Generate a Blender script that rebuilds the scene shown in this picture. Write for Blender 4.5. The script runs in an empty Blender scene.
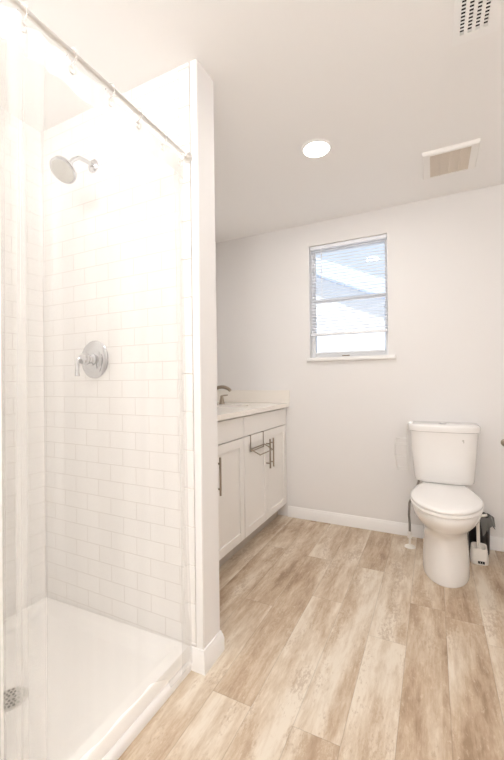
import bpy, bmesh, math, random
from mathutils import Vector, Matrix
random.seed(7)
C = bpy.context.scene.collection
S = bpy.context.scene
R = math.radians

# ------------------------------------------------------------------ camera
H = 2.44                      # ceiling height
D = 2.928                     # back wall (y)
XL = -1.80                    # left wall (x)
XR = 0.88                     # right wall (x)
YF = -1.15                    # wall behind the camera
YW = 1.219                    # tiled face of the partition
YP = 1.344                    # room face of the partition
XE = -0.83                    # end of the partition
yaw, pitch, roll = R(26.24), R(0.03), R(-0.69)
fw = Vector((-math.sin(yaw) * math.cos(pitch), math.cos(yaw) * math.cos(pitch), math.sin(pitch)))
rt = Vector((math.cos(yaw), math.sin(yaw), 0)); up = rt.cross(fw)
rt2 = math.cos(roll) * rt + math.sin(roll) * up
up2 = -math.sin(roll) * rt + math.cos(roll) * up
cam = bpy.data.objects.new('camera', bpy.data.cameras.new('camera'))
C.objects.link(cam)
m = Matrix((rt2, up2, -fw)).transposed().to_4x4(); m.translation = Vector((0, 0, 1.1567))
cam.matrix_world = m
cam.data.sensor_fit = 'HORIZONTAL'; cam.data.sensor_width = 36.0
cam.data.lens = 36.0 * 367.37 / 504.0
cam.data.clip_start = 0.02
S.camera = cam
S.view_settings.view_transform = 'Standard'; S.view_settings.look = 'None'
S.view_settings.gamma = 1.0; S.view_settings.use_curve_mapping = False
S.view_settings.exposure = 0.06
try:
    S.cycles.max_bounces = 14; S.cycles.diffuse_bounces = 8; S.cycles.transparent_max_bounces = 24
    S.cycles.sample_clamp_indirect = 6.0
except Exception:
    pass

# ------------------------------------------------------------------ world and lights
W = bpy.data.worlds.new('sky'); S.world = W; W.use_nodes = True
bg = W.node_tree.nodes['Background']
SKY = 1.05
bg.inputs[0].default_value = (0.78, 0.88, 1.0, 1); bg.inputs[1].default_value = SKY
sun = bpy.data.objects.new('sun', bpy.data.lights.new('sun', 'SUN')); C.objects.link(sun)
sun.data.energy = 4.5; sun.data.angle = R(2); sun.rotation_euler = (R(38), 0, R(-25))
LAMP_COL = (1.0, 0.985, 0.972)
LAMP_W = [7.2, 9.0, 52.0]
LAMP_POS = [(-0.568, 1.999), (-1.20, 0.32), (-0.05, -0.74)]  # last two are unseen fill lamps, added to brighten the shower and ceiling

# ------------------------------------------------------------------ material helpers
def mat(name, col, rough=0.5, metal=0.0, bump=0.0, bscale=60.0, coat=0.0, var=0.0, spec=0.5):
    M = bpy.data.materials.new(name); M.use_nodes = True
    nt = M.node_tree; b = nt.nodes['Principled BSDF']
    b.inputs['Base Color'].default_value = (*col, 1); b.inputs['Roughness'].default_value = rough
    b.inputs['Metallic'].default_value = metal; b.inputs['Coat Weight'].default_value = coat
    b.inputs['Specular IOR Level'].default_value = spec
    tc = nt.nodes.new('ShaderNodeTexCoord')
    nz = nt.nodes.new('ShaderNodeTexNoise'); nz.inputs['Scale'].default_value = bscale; nz.inputs['Detail'].default_value = 4
    nt.links.new(tc.outputs['Object'], nz.inputs['Vector'])
    if bump > 0:
        bp = nt.nodes.new('ShaderNodeBump'); bp.inputs['Strength'].default_value = bump; bp.inputs['Distance'].default_value = 0.002
        nt.links.new(nz.outputs['Fac'], bp.inputs['Height']); nt.links.new(bp.outputs['Normal'], b.inputs['Normal'])
    if var > 0:
        mx = nt.nodes.new('ShaderNodeMix'); mx.data_type = 'RGBA'
        mx.inputs['A'].default_value = (*[c * (1 - var) for c in col], 1); mx.inputs['B'].default_value = (*[min(1, c * (1 + var)) for c in col], 1)
        nt.links.new(nz.outputs['Fac'], mx.inputs['Factor']); nt.links.new(mx.outputs['Result'], b.inputs['Base Color'])
    return M

def emis(name, col, st):
    M = bpy.data.materials.new(name); M.use_nodes = True
    b = M.node_tree.nodes['Principled BSDF']
    b.inputs['Base Color'].default_value = (*col, 1)
    b.inputs['Emission Color'].default_value = (*col, 1); b.inputs['Emission Strength'].default_value = st
    return M

M_wall = mat('wall_paint', (0.80, 0.785, 0.775), 0.75, bump=0.08, bscale=180)
M_ceil = mat('ceiling_paint', (0.91, 0.90, 0.89), 0.85, bump=0.12, bscale=140)
M_trim = mat('trim_paint', (0.86, 0.85, 0.84), 0.4)
M_cab = mat('cabinet_paint', (0.82, 0.80, 0.775), 0.38, bump=0.02)
M_cabin = mat('cabinet_recess', (0.55, 0.51, 0.47), 0.6)
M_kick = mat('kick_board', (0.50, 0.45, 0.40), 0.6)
M_porc = mat('porcelain', (0.86, 0.845, 0.83), 0.12, coat=0.4)
M_seat = mat('seat_plastic', (0.88, 0.86, 0.84), 0.22)
M_pan = mat('shower_acrylic', (0.90, 0.885, 0.86), 0.22)
M_pant = mat('threshold_acrylic', (0.74, 0.72, 0.69), 0.35)
M_quartz = mat('quartz_top', (0.86, 0.82, 0.765), 0.2, var=0.012, bscale=60)
M_chrome = mat('chrome', (0.56, 0.565, 0.58), 0.12, 1.0)
M_nickel = mat('brushed_nickel', (0.36, 0.305, 0.245), 0.34, 1.0)
M_rod = mat('rod_steel', (0.86, 0.855, 0.84), 0.3, 1.0)
M_black = mat('black_plastic', (0.015, 0.015, 0.017), 0.4)
M_bag = mat('grey_bag', (0.12, 0.12, 0.115), 0.35, bump=0.5, bscale=40)
M_whiteplas = mat('white_plastic', (0.83, 0.80, 0.75), 0.4)
M_blind = mat('blind_vinyl', (0.86, 0.88, 0.92), 0.45)
M_vinylframe = mat('window_vinyl', (0.84, 0.85, 0.87), 0.4)
M_fan = mat('fan_cover_plastic', (0.90, 0.88, 0.85), 0.5)
M_fangrille = mat('fan_grille_tan', (0.74, 0.665, 0.58), 0.7, var=0.12, bscale=220)
M_vent = mat('vent_paint', (0.92, 0.915, 0.905), 0.45)
M_dark = mat('duct_dark', (0.02, 0.02, 0.022), 0.8)
M_hose = mat('braided_hose', (0.22, 0.20, 0.18), 0.45, 0.6, bump=0.6, bscale=300)
M_drain = mat('drain_steel', (0.55, 0.54, 0.51), 0.3, 1.0)
M_grout = mat('grout', (0.70, 0.655, 0.61), 0.9)
M_tileedge = mat('tile_edge_glaze', (0.86, 0.84, 0.82), 0.14)
M_paper = mat('paper_white', (0.88, 0.86, 0.83), 0.9)
M_stucco = mat('outside_stucco', (0.86, 0.86, 0.85), 0.9, bump=0.2)
M_roof = mat('outside_roof', (0.68, 0.77, 0.92), 0.9, bump=0.4, bscale=30)
M_lawn = mat('outside_paving', (0.60, 0.60, 0.61), 0.95, var=0.1, bscale=8)
M_lens = emis('lamp_lens', (1.0, 0.97, 0.92), 14.0)
DOME_A = 0.113

def tile_mat():
    M = bpy.data.materials.new('subway_tile'); M.use_nodes = True
    nt = M.node_tree; b = nt.nodes['Principled BSDF']
    uv = nt.nodes.new('ShaderNodeUVMap'); uv.uv_map = 'uv'
    br = nt.nodes.new('ShaderNodeTexBrick')
    br.offset = 0.5; br.offset_frequency = 2; br.squash = 1.0
    br.inputs['Scale'].default_value = 1.0
    br.inputs['Brick Width'].default_value = 0.1545; br.inputs['Row Height'].default_value = 0.0767
    br.inputs['Mortar Size'].default_value = 0.0016; br.inputs['Mortar Smooth'].default_value = 0.15
    br.inputs['Color1'].default_value = (0.86, 0.845, 0.825, 1); br.inputs['Color2'].default_value = (0.845, 0.83, 0.81, 1)
    br.inputs['Mortar'].default_value = (0.62, 0.585, 0.555, 1)
    nt.links.new(uv.outputs['UV'], br.inputs['Vector'])
    nt.links.new(br.outputs['Color'], b.inputs['Base Color'])
    mr = nt.nodes.new('ShaderNodeMapRange'); mr.inputs['To Min'].default_value = 0.16; mr.inputs['To Max'].default_value = 0.8
    nt.links.new(br.outputs['Fac'], mr.inputs['Value']); nt.links.new(mr.outputs['Result'], b.inputs['Roughness'])
    iv = nt.nodes.new('ShaderNodeMath'); iv.operation = 'SUBTRACT'; iv.inputs[0].default_value = 1
    nt.links.new(br.outputs['Fac'], iv.inputs[1])
    bp = nt.nodes.new('ShaderNodeBump'); bp.inputs['Strength'].default_value = 0.5; bp.inputs['Distance'].default_value = 0.002
    nt.links.new(iv.outputs[0], bp.inputs['Height']); nt.links.new(bp.outputs['Normal'], b.inputs['Normal'])
    return M
M_tile = tile_mat()

def curtain_mat(name, alpha, col=(0.93, 0.92, 0.90)):
    M = bpy.data.materials.new(name); M.use_nodes = True
    nt = M.node_tree; nt.nodes.clear()
    out = nt.nodes.new('ShaderNodeOutputMaterial')
    tr = nt.nodes.new('ShaderNodeBsdfTransparent'); tr.inputs[0].default_value = (0.99, 0.99, 0.99, 1)
    df = nt.nodes.new('ShaderNodeBsdfDiffuse'); df.inputs[0].default_value = (*col, 1)
    tl = nt.nodes.new('ShaderNodeBsdfTranslucent'); tl.inputs[0].default_value = (*col, 1)
    gl = nt.nodes.new('ShaderNodeBsdfGlossy'); gl.inputs['Roughness'].default_value = 0.22
    m1 = nt.nodes.new('ShaderNodeMixShader'); m1.inputs[0].default_value = 0.45
    nt.links.new(df.outputs[0], m1.inputs[1]); nt.links.new(tl.outputs[0], m1.inputs[2])
    m3 = nt.nodes.new('ShaderNodeMixShader'); m3.inputs[0].default_value = 0.04
    nt.links.new(m1.outputs[0], m3.inputs[1]); nt.links.new(gl.outputs[0], m3.inputs[2])
    m2 = nt.nodes.new('ShaderNodeMixShader')
    tc = nt.nodes.new('ShaderNodeTexCoord'); mp = nt.nodes.new('ShaderNodeMapping')
    mp.inputs['Scale'].default_value = (14, 14, 0.25)
    nz = nt.nodes.new('ShaderNodeTexNoise'); nz.inputs['Scale'].default_value = 1.0; nz.inputs['Detail'].default_value = 2
    nt.links.new(tc.outputs['Object'], mp.inputs[0]); nt.links.new(mp.outputs[0], nz.inputs['Vector'])
    mr = nt.nodes.new('ShaderNodeMapRange'); mr.inputs['From Min'].default_value = 0.3; mr.inputs['From Max'].default_value = 0.7
    mr.inputs['To Min'].default_value = alpha * 0.9; mr.inputs['To Max'].default_value = min(1, alpha * 1.08)
    nt.links.new(nz.outputs['Fac'], mr.inputs['Value']); nt.links.new(mr.outputs['Result'], m2.inputs[0])
    nt.links.new(tr.outputs[0], m2.inputs[1]); nt.links.new(m3.outputs[0], m2.inputs[2])
    nt.links.new(m2.outputs[0], out.inputs[0])
    return M
M_curt = curtain_mat('curtain_vinyl', 0.228)
M_curthem = curtain_mat('curtain_hem', 0.72)

def glass_mat():
    M = bpy.data.materials.new('window_glass'); M.use_nodes = True
    nt = M.node_tree; nt.nodes.clear()
    out = nt.nodes.new('ShaderNodeOutputMaterial')
    tr = nt.nodes.new('ShaderNodeBsdfTransparent'); tr.inputs[0].default_value = (0.97, 0.98, 1.0, 1)
    gl = nt.nodes.new('ShaderNodeBsdfGlossy'); gl.inputs['Roughness'].default_value = 0.02
    fr = nt.nodes.new('ShaderNodeFresnel'); fr.inputs[0].default_value = 1.45
    mx = nt.nodes.new('ShaderNodeMixShader')
    nt.links.new(fr.outputs[0], mx.inputs[0]); nt.links.new(tr.outputs[0], mx.inputs[1]); nt.links.new(gl.outputs[0], mx.inputs[2])
    nt.links.new(mx.outputs[0], out.inputs[0])
    return M
M_glass = glass_mat()

def floor_mat():
    M = bpy.data.materials.new('oak_plank'); M.use_nodes = True
    nt = M.node_tree; N = nt.nodes; L = nt.links; b = N['Principled BSDF']
    uv = N.new('ShaderNodeUVMap'); uv.uv_map = 'uv'
    at = N.new('ShaderNodeAttribute'); at.attribute_name = 'tone'; at.attribute_type = 'GEOMETRY'
    def noise(sx, sy, detail, rough, dist=0.0):
        mp = N.new('ShaderNodeMapping'); mp.inputs['Scale'].default_value = (sx, sy, 1)
        nz = N.new('ShaderNodeTexNoise'); nz.inputs['Scale'].default_value = 1; nz.inputs['Detail'].default_value = detail
        nz.inputs['Roughness'].default_value = rough; nz.inputs['Distortion'].default_value = dist
        L.new(uv.outputs['UV'], mp.inputs[0]); L.new(mp.outputs[0], nz.inputs['Vector'])
        return nz.outputs['Fac']
    big = noise(10, 1.5, 4, 0.55, 0.25)      # long washed bands
    mid = noise(34, 8.0, 8, 0.74, 0.25)     # worn patches
    fine = noise(130, 14, 3, 0.6)           # grain
    def math_(op, a, c):
        n = N.new('ShaderNodeMath'); n.operation = op
        for i, v in enumerate((a, c)):
            if isinstance(v, (int, float)): n.inputs[i].default_value = v
            else: L.new(v, n.inputs[i])
        return n.outputs[0]
    v = math_('ADD', math_('MULTIPLY', big, 1.5), math_('MULTIPLY', mid, 0.85))
    v = math_('ADD', v, math_('MULTIPLY', fine, 0.30))
    v = math_('ADD', v, at.outputs['Fac'])
    v = math_('SUBTRACT', v, 0.80)
    v = math_('ADD', math_('MULTIPLY', math_('SUBTRACT', v, 0.5), 1.32), 0.55)
    cr = N.new('ShaderNodeValToRGB'); e = cr.color_ramp.elements
    e[0].position = 0.10; e[0].color = (0.310, 0.215, 0.138, 1)
    e[1].position = 0.95; e[1].color = (0.720, 0.645, 0.540, 1)
    for pos, col in ((0.30, (0.440, 0.325, 0.225, 1)), (0.48, (0.520, 0.405, 0.292, 1)), (0.66, (0.600, 0.500, 0.385, 1)), (0.80, (0.665, 0.575, 0.465, 1))):
        x = e.new(pos); x.color = col
    L.new(v, cr.inputs[0])
    # worn flecks
    fl = noise(70, 26, 4, 0.7, 0.6)
    fr = N.new('ShaderNodeMapRange'); fr.inputs['From Min'].default_value = 0.58; fr.inputs['From Max'].default_value = 0.70
    fr.inputs['To Max'].default_value = 0.6
    L.new(fl, fr.inputs['Value'])
    mx = N.new('ShaderNodeMix'); mx.data_type = 'RGBA'
    L.new(fr.outputs['Result'], mx.inputs['Factor']); L.new(cr.outputs[0], mx.inputs['A'])
    mx.inputs['B'].default_value = (0.68, 0.58, 0.45, 1)
    # brown worn specks in clusters
    sk = math_('MULTIPLY', noise(90, 34, 5, 0.75, 0.2), noise(9, 3.2, 2, 0.5, 0.2))
    s2 = N.new('ShaderNodeMapRange'); s2.inputs['From Min'].default_value = 0.285; s2.inputs['From Max'].default_value = 0.36
    s2.inputs['To Max'].default_value = 0.55
    L.new(sk, s2.inputs['Value'])
    m0 = N.new('ShaderNodeMix'); m0.data_type = 'RGBA'
    L.new(s2.outputs['Result'], m0.inputs['Factor']); L.new(mx.outputs['Result'], m0.inputs['A'])
    m0.inputs['B'].default_value = (0.40, 0.285, 0.19, 1)
    # seams: dark lines where planks meet
    ed = N.new('ShaderNodeUVMap'); ed.uv_map = 'edge'
    sp = N.new('ShaderNodeSeparateXYZ'); L.new(ed.outputs['UV'], sp.inputs[0])
    mn = math_('MINIMUM', sp.outputs[0], sp.outputs[1])
    sr = N.new('ShaderNodeMapRange'); sr.inputs['From Min'].default_value = 0.0; sr.inputs['From Max'].default_value = 0.0022
    sr.inputs['To Min'].default_value = 0.74; sr.inputs['To Max'].default_value = 1.0
    L.new(mn, sr.inputs['Value'])
    m2 = N.new('ShaderNodeMix'); m2.data_type = 'RGBA'; m2.blend_type = 'MULTIPLY'; m2.inputs['Factor'].default_value = 1
    L.new(m0.outputs['Result'], m2.inputs['A'])
    cb = N.new('ShaderNodeCombineColor')
    for i in range(3): L.new(sr.outputs['Result'], cb.inputs[i])
    L.new(cb.outputs[0], m2.inputs['B']); L.new(m2.outputs['Result'], b.inputs['Base Color'])
    b.inputs['Roughness'].default_value = 0.5
    bp = N.new('ShaderNodeBump'); bp.inputs['Strength'].default_value = 0.10; bp.inputs['Distance'].default_value = 0.001
    L.new(fine, bp.inputs['Height']); L.new(bp.outputs['Normal'], b.inputs['Normal'])
    return M
M_floor = floor_mat()

# ------------------------------------------------------------------ mesh helpers
def box(bm, x0, x1, y0, y1, z0, z1, bev=0.0, seg=2):
    vs = [bm.verts.new((x, y, z)) for z in (z0, z1) for y in (y0, y1) for x in (x0, x1)]
    fs = [bm.faces.new([vs[i] for i in q]) for q in ((0, 2, 3, 1), (4, 5, 7, 6), (0, 1, 5, 4), (2, 6, 7, 3), (0, 4, 6, 2), (1, 3, 7, 5))]
    if bev > 0:
        es = list({e for f in fs for e in f.edges})
        bmesh.ops.bevel(bm, geom=es, offset=bev, segments=seg, affect='EDGES', profile=0.5)

def frame_of(d):
    d = d.normalized(); a = Vector((0, 0, 1)) if abs(d.z) < 0.9 else Vector((1, 0, 0))
    u = d.cross(a).normalized(); return u, d.cross(u).normalized()

def tube(bm, pts, r, seg=10, cap=True):
    pts = [Vector(p) for p in pts]; n = len(pts)
    rs = r if isinstance(r, (list, tuple)) else [r] * n
    rings = []; u = None
    for i in range(n):
        d = (pts[min(i + 1, n - 1)] - pts[max(i - 1, 0)]).normalized()
        if u is None: u, v = frame_of(d)
        else:
            u = (u - d * u.dot(d)).normalized(); v = d.cross(u).normalized()
        rings.append([bm.verts.new(pts[i] + rs[i] * (math.cos(2 * math.pi * k / seg) * u + math.sin(2 * math.pi * k / seg) * v)) for k in range(seg)])
    for a, b in zip(rings, rings[1:]):
        for k in range(seg):
            bm.faces.new((a[k], a[(k + 1) % seg], b[(k + 1) % seg], b[k]))
    if cap:
        bm.faces.new(rings[0][::-1]); bm.faces.new(rings[-1])

def lathe(bm, prof, o, axis=(0, 0, 1), seg=32, cap=True):
    """prof: list of (radius, height along axis)"""
    o = Vector(o); d = Vector(axis).normalized(); u, v = frame_of(d)
    rings = []
    for r, h in prof:
        rings.append([bm.verts.new(o + d * h + max(r, 1e-5) * (math.cos(2 * math.pi * k / seg) * u + math.sin(2 * math.pi * k / seg) * v)) for k in range(seg)])
    for a, b in zip(rings, rings[1:]):
        for k in range(seg):
            bm.faces.new((a[k], a[(k + 1) % seg], b[(k + 1) % seg], b[k]))
    if cap:
        bm.faces.new(rings[0][::-1]); bm.faces.new(rings[-1])

def loft(bm, rings, cap0=True, cap1=True):
    R_ = [[bm.verts.new(p) for p in r] for r in rings]; n = len(R_[0])
    for a, b in zip(R_, R_[1:]):
        for k in range(n):
            bm.faces.new((a[k], a[(k + 1) % n], b[(k + 1) % n], b[k]))
    if cap0: bm.faces.new(R_[0][::-1])
    if cap1: bm.faces.new(R_[-1])
    return R_

def torus(bm, o, axis, Rr, r, seg=20, s2=8):
    o = Vector(o); u, v = frame_of(Vector(axis)); d = Vector(axis).normalized()
    g = []
    for i in range(seg):
        a = 2 * math.pi * i / seg; c = math.cos(a) * u + math.sin(a) * v
        g.append([bm.verts.new(o + c * (Rr + r * math.cos(2 * math.pi * j / s2)) + d * r * math.sin(2 * math.pi * j / s2)) for j in range(s2)])
    for i in range(seg):
        for j in range(s2):
            bm.faces.new((g[i][j], g[(i + 1) % seg][j], g[(i + 1) % seg][(j + 1) % s2], g[i][(j + 1) % s2]))

ROOTLOC = {}
def obj(name, bm, mt, parent=None, loc=None, smooth=True, angle=40):
    """link bm (world coordinates) as one mesh object; parts are stored relative to their thing's base"""
    bmesh.ops.recalc_face_normals(bm, faces=bm.faces)
    base = Vector(ROOTLOC[parent.name]) if parent else Vector(loc if loc is not None else (0, 0, 0))
    bmesh.ops.translate(bm, verts=bm.verts, vec=-base)
    me = bpy.data.meshes.new(name); bm.to_mesh(me); bm.free()
    me.materials.append(mt)
    if smooth:
        me.polygons.foreach_set('use_smooth', [True] * len(me.polygons))
        try: me.set_sharp_from_angle(angle=R(angle))
        except Exception: pass
    o = bpy.data.objects.new(name, me); C.objects.link(o)
    ROOTLOC[o.name] = base
    if parent: o.parent = parent
    else: o.location = base
    return o

def thing(name, label, cat, loc, group=None):
    o = bpy.data.objects.new(name, None); C.objects.link(o); o.location = loc
    o.empty_display_size = 0.05
    ROOTLOC[o.name] = Vector(loc); tag(o, label, cat, group); return o

def tag(o, label, cat, group=None):
    o['label'] = label; o['category'] = cat
    if group: o['group'] = group
    return o

def struct(name, bm, mt, parent=None, smooth=False, label=None):
    o = obj(name, bm, mt, parent, smooth=smooth)
    if not parent: o['kind'] = 'structure'
    if label: o['label'] = label
    return o

def dup(root, loc, label=None):
    r = root.copy(); C.objects.link(r); r.location = loc
    if label: r['label'] = label
    for ch in list(root.children):
        c = ch.copy(); C.objects.link(c); c.parent = r
        for g in list(ch.children):
            d = g.copy(); C.objects.link(d); d.parent = c
    return r

B = bmesh.new

# ------------------------------------------------------------------ structure: floor
def build_floor():
    bm = B(); uvl = bm.loops.layers.uv.new('uv'); edl = bm.loops.layers.uv.new('edge')
    tl = bm.faces.layers.float.new('tone')
    w = 0.158; x0 = -0.117 - 12 * w; LEN = 1.16
    known = {(-0.117): 1.715, (-0.275): 1.715, (-0.433): 1.155, (-0.591): 1.9, (-0.749): 1.16, (-0.907): 1.727, (-1.065): 1.19}
    tones = {}
    rnd = random.Random(11)
    for i in range(19):
        a = x0 + i * w; bx = a + w
        ph = None
        for kx, ky in known.items():
            if abs(a - kx) < 0.02: ph = ky
        if abs(a + 0.117) < 0.02: ph = 2.05
        if ph is None: ph = rnd.uniform(0, LEN)
        y = ph - LEN * 3
        while y < D + 0.1:
            y1 = y + LEN
            ya, yb = max(y, YF - 0.1), min(y1, D + 0.1); xa, xb = max(a, XL - 0.05), min(bx, XR + 0.1)
            t = rnd.uniform(-0.13, 0.10)
            cxm, cym = (a + bx) / 2, (y + y1) / 2
            # planks whose overall tone the photograph shows
            if -0.28 < a < -0.27 and y1 < 1.8 and y1 > 1.6: t = 0.13
            if -0.12 < a < -0.11 and y1 > 1.8: t = -0.08
            if -0.44 < a < -0.43 and 1.0 < y < 1.3: t = 0.06
            if -0.60 < a < -0.59: t = 0.10 if y1 < 2 else 0.0
            if -0.76 < a < -0.74: t = -0.07 if 1.0 < y < 1.4 else 0.08
            if -0.92 < a < -0.90: t = -0.05
            if yb - ya > 0.001 and xb - xa > 0.001:
                vs = [bm.verts.new(p) for p in ((xa, ya, 0), (xb, ya, 0), (xb, yb, 0), (xa, yb, 0))]
                # split so that the distance-to-edge map interpolates: 3x3 grid
                for v in vs: bm.verts.remove(v)
                xs = [xa, xa + 0.006, xb - 0.006, xb] if xb - xa > 0.02 else [xa, xb]
                ys = [ya, ya + 0.006, yb - 0.006, yb] if yb - ya > 0.02 else [ya, yb]
                ou, ov = rnd.uniform(0, 50), rnd.uniform(0, 50)
                G = [[bm.verts.new((x, yy, 0)) for x in xs] for yy in ys]
                for r_ in range(len(ys) - 1):
                    for c_ in range(len(xs) - 1):
                        f = bm.faces.new((G[r_][c_], G[r_][c_ + 1], G[r_ + 1][c_ + 1], G[r_ + 1][c_]))
                        f[tl] = t * 1.1
                        for lp in f.loops:
                            X, Y = lp.vert.co.x, lp.vert.co.y
                            lp[uvl].uv = (X - xa + ou, Y - y + ov)
                            lp[edl].uv = (min(X - xa, xb - X), min(Y - ya, yb - Y))
            y = y1
    me_b = bm
    o = obj('floor', me_b, M_floor, smooth=False); o['kind'] = 'structure'
    # thickness below the planks
    b2 = B(); box(b2, XL - 0.12, XR + 0.12, YF - 0.12, D + 0.15, -0.12, -0.002)
    obj('subfloor', b2, M_grout, o, smooth=False)
build_floor()

# ------------------------------------------------------------------ structure: walls and ceiling
bm = B(); box(bm, XL - 0.12, XR + 0.12, YF - 0.12, D + 0.15, H, H + 0.1); struct('ceiling', bm, M_ceil)
WX0, WX1, WZ0, WZ1 = -0.912, -0.295, 1.334, 2.252
WT = 0.15
bm = B()
box(bm, XL - 0.12, WX0, D, D + WT, 0, H); box(bm, WX1, XR + 0.12, D, D + WT, 0, H)
box(bm, WX0, WX1, D, D + WT, 0, WZ0); box(bm, WX0, WX1, D, D + WT, WZ1, H)
struct('wall_back', bm, M_wall)
bm = B(); box(bm, XL - 0.12, XL, YF, D, 0, H); wl = struct('wall_left', bm, M_wall)
bm = B(); box(bm, XR, XR + 0.12, YF, D, 0, H); struct('wall_right', bm, M_wall)
bm = B(); box(bm, XL - 0.12, XR + 0.12, YF - 0.12, YF, 0, H); struct('wall_front', bm, M_wall)
YS = -0.30
bm = B(); box(bm, XL, XE, YS - 0.12, YS, 0, H); struct('wall_shower', bm, M_wall)
bm = B(); box(bm, XL, XE, YW + 0.008, YP, 0, H, 0.0); wp = struct('wall_partition', bm, M_wall)

def tile_slab(name, x0, x1, y0, y1, z0, z1, axis, parent, uoff, voff):
    bm = B(); box(bm, x0, x1, y0, y1, z0, z1)
    uvl = bm.loops.layers.uv.new('uv')
    for f in bm.faces:
        for lp in f.loops:
            c = lp.vert.co; lp[uvl].uv = ((c.x if axis == 'x' else c.y) + uoff, c.z + voff)
    o = obj(name, bm, M_tile, parent, smooth=False); return o
XT = -0.922
ROW = 0.0767
voff = 20 * ROW - 1.163
tile_slab('wall_tile', XL + 0.008, XT, YW, YW + 0.008, 0.05, H, 'x', wp, 0.1545 * 20 - XT + 0.02, voff)
tile_slab('wall_tile', XL, XL + 0.008, YS, YW + 0.008, 0.05, H, 'y', wl, 0.1545 * 20 - YW + 0.0772, voff)
# bullnose column: stacked upright edge tiles
bm = B(); z = 1.185 - 0.1545 * 8
box(bm, XT, -0.866, YW + 0.002, YW + 0.008, 0.05, H)
eg = obj('edge_grout', bm, M_grout, wp, smooth=False)
bm = B()
while z < H:
    a, b = max(z + 0.0012, 0.09), min(z + 0.1545 - 0.0012, H)
    if b - a > 0.01: box(bm, XT + 0.002, -0.866, YW - 0.002, YW + 0.006, a, b, 0.002, 1)
    z += 0.1545
obj('edge_tile', bm, M_tileedge, wp)
# corner trim of the partition end
bm = B(); box(bm, -0.864, XE + 0.001, YW - 0.001, YW + 0.009, 0.0, H, 0.002, 1); obj('corner_trim', bm, M_trim, wp)

def baseboard_profile(n=1):
    # (outward, height): tall board with stepped top
    return [(0, 0), (0.014, 0), (0.014, 0.055), (0.011, 0.062), (0.011, 0.070), (0.007, 0.076), (0.005, 0.086), (0, 0.088)]
def base_run(bm, path):
    """path: list of (point, outward vector) ; mitred sweep"""
    prof = baseboard_profile()
    rings = [[Vector((p[0] + n[0] * o, p[1] + n[1] * o, h)) for o, h in prof] for p, n in path]
    loft(bm, rings)
bm = B(); base_run(bm, [((-1.115, D), (0, -1)), ((XR, D), (0, -1))]); struct('baseboard_back', bm, M_trim, smooth=True)
bm = B(); base_run(bm, [((XR, YF), (-1, 0)), ((XR, D - 0.014), (-1, 0))]); struct('baseboard_right', bm, M_trim, smooth=True)
bm = B(); base_run(bm, [((-0.893, YW - 0.001), (0, -1)), ((XE, YW - 0.001), (1, -1)), ((XE, YP), (1, 1)), ((-1.10, YP), (0, 1))])
struct('baseboard_partition', bm, M_trim, smooth=True)
bm = B(); base_run(bm, [((XE, YS), (1, 0)), ((XE, YF), (1, 0))]) if False else box(bm, XE, XE + 0.012, YF, YS, 0, 0.088)
bm.free()

# ------------------------------------------------------------------ window
bm = B()
fy0, fy1 = D + 0.075, D + 0.125
fwid = 0.030
box(bm, WX0, WX0 + fwid, fy0, fy1, WZ0, WZ1, 0.003, 1); box(bm, WX1 - fwid, WX1, fy0, fy1, WZ0, WZ1, 0.003, 1)
box(bm, WX0 + fwid, WX1 - fwid, fy0, fy1, WZ1 - fwid, WZ1, 0.003, 1); box(bm, WX0 + fwid, WX1 - fwid, fy0, fy1, WZ0, WZ0 + fwid, 0.003, 1)
win = struct('window_1', bm, M_vinylframe)
zm = 1.81
bm = B(); box(bm, WX0 + fwid, WX1 - fwid, fy0 + 0.008, fy1 - 0.004, zm - 0.016, zm + 0.016, 0.003, 1)
obj('meeting_rail', bm, M_vinylframe, win)
bm = B(); box(bm, WX0 + fwid, WX1 - fwid, fy0 + 0.002, fy1 - 0.02, WZ0 + fwid, WZ0 + fwid + 0.018, 0.003, 1)
obj('bottom_rail', bm, M_vinylframe, win)
bm = B(); box(bm, WX0 + fwid, WX1 - fwid, fy0 + 0.020, fy0 + 0.024, WZ0 + fwid + 0.018, zm - 0.016); obj('glass_pane', bm, M_glass, win, smooth=False)
bm = B(); box(bm, WX0 + fwid, WX1 - fwid, fy0 + 0.030, fy0 + 0.034, zm + 0.016, WZ1 - fwid); obj('glass_pane', bm, M_glass, win, smooth=False)
bm = B(); box(bm, -0.66, -0.60, fy0 - 0.006, fy0 + 0.003, WZ0 + 0.010, WZ0 + 0.018, 0.002, 1)
obj('sash_latch', bm, M_nickel, win)['label'] = 'small dark latch'
bm = B(); box(bm, WX0 - 0.014, WX1 + 0.050, D - 0.028, fy0, WZ0 - 0.030, WZ0, 0.004, 2)
obj('window_sill', bm, M_trim, win)
bm = B()   # plastered return of the opening
for q in ((WX0 - 0.001, WX0 + 0.004), (WX1 - 0.004, WX1 + 0.001)):
    box(bm, q[0], q[1], D + 0.001, fy0, WZ0, WZ1)
obj('window_jamb', bm, M_trim, win, smooth=False)

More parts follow.
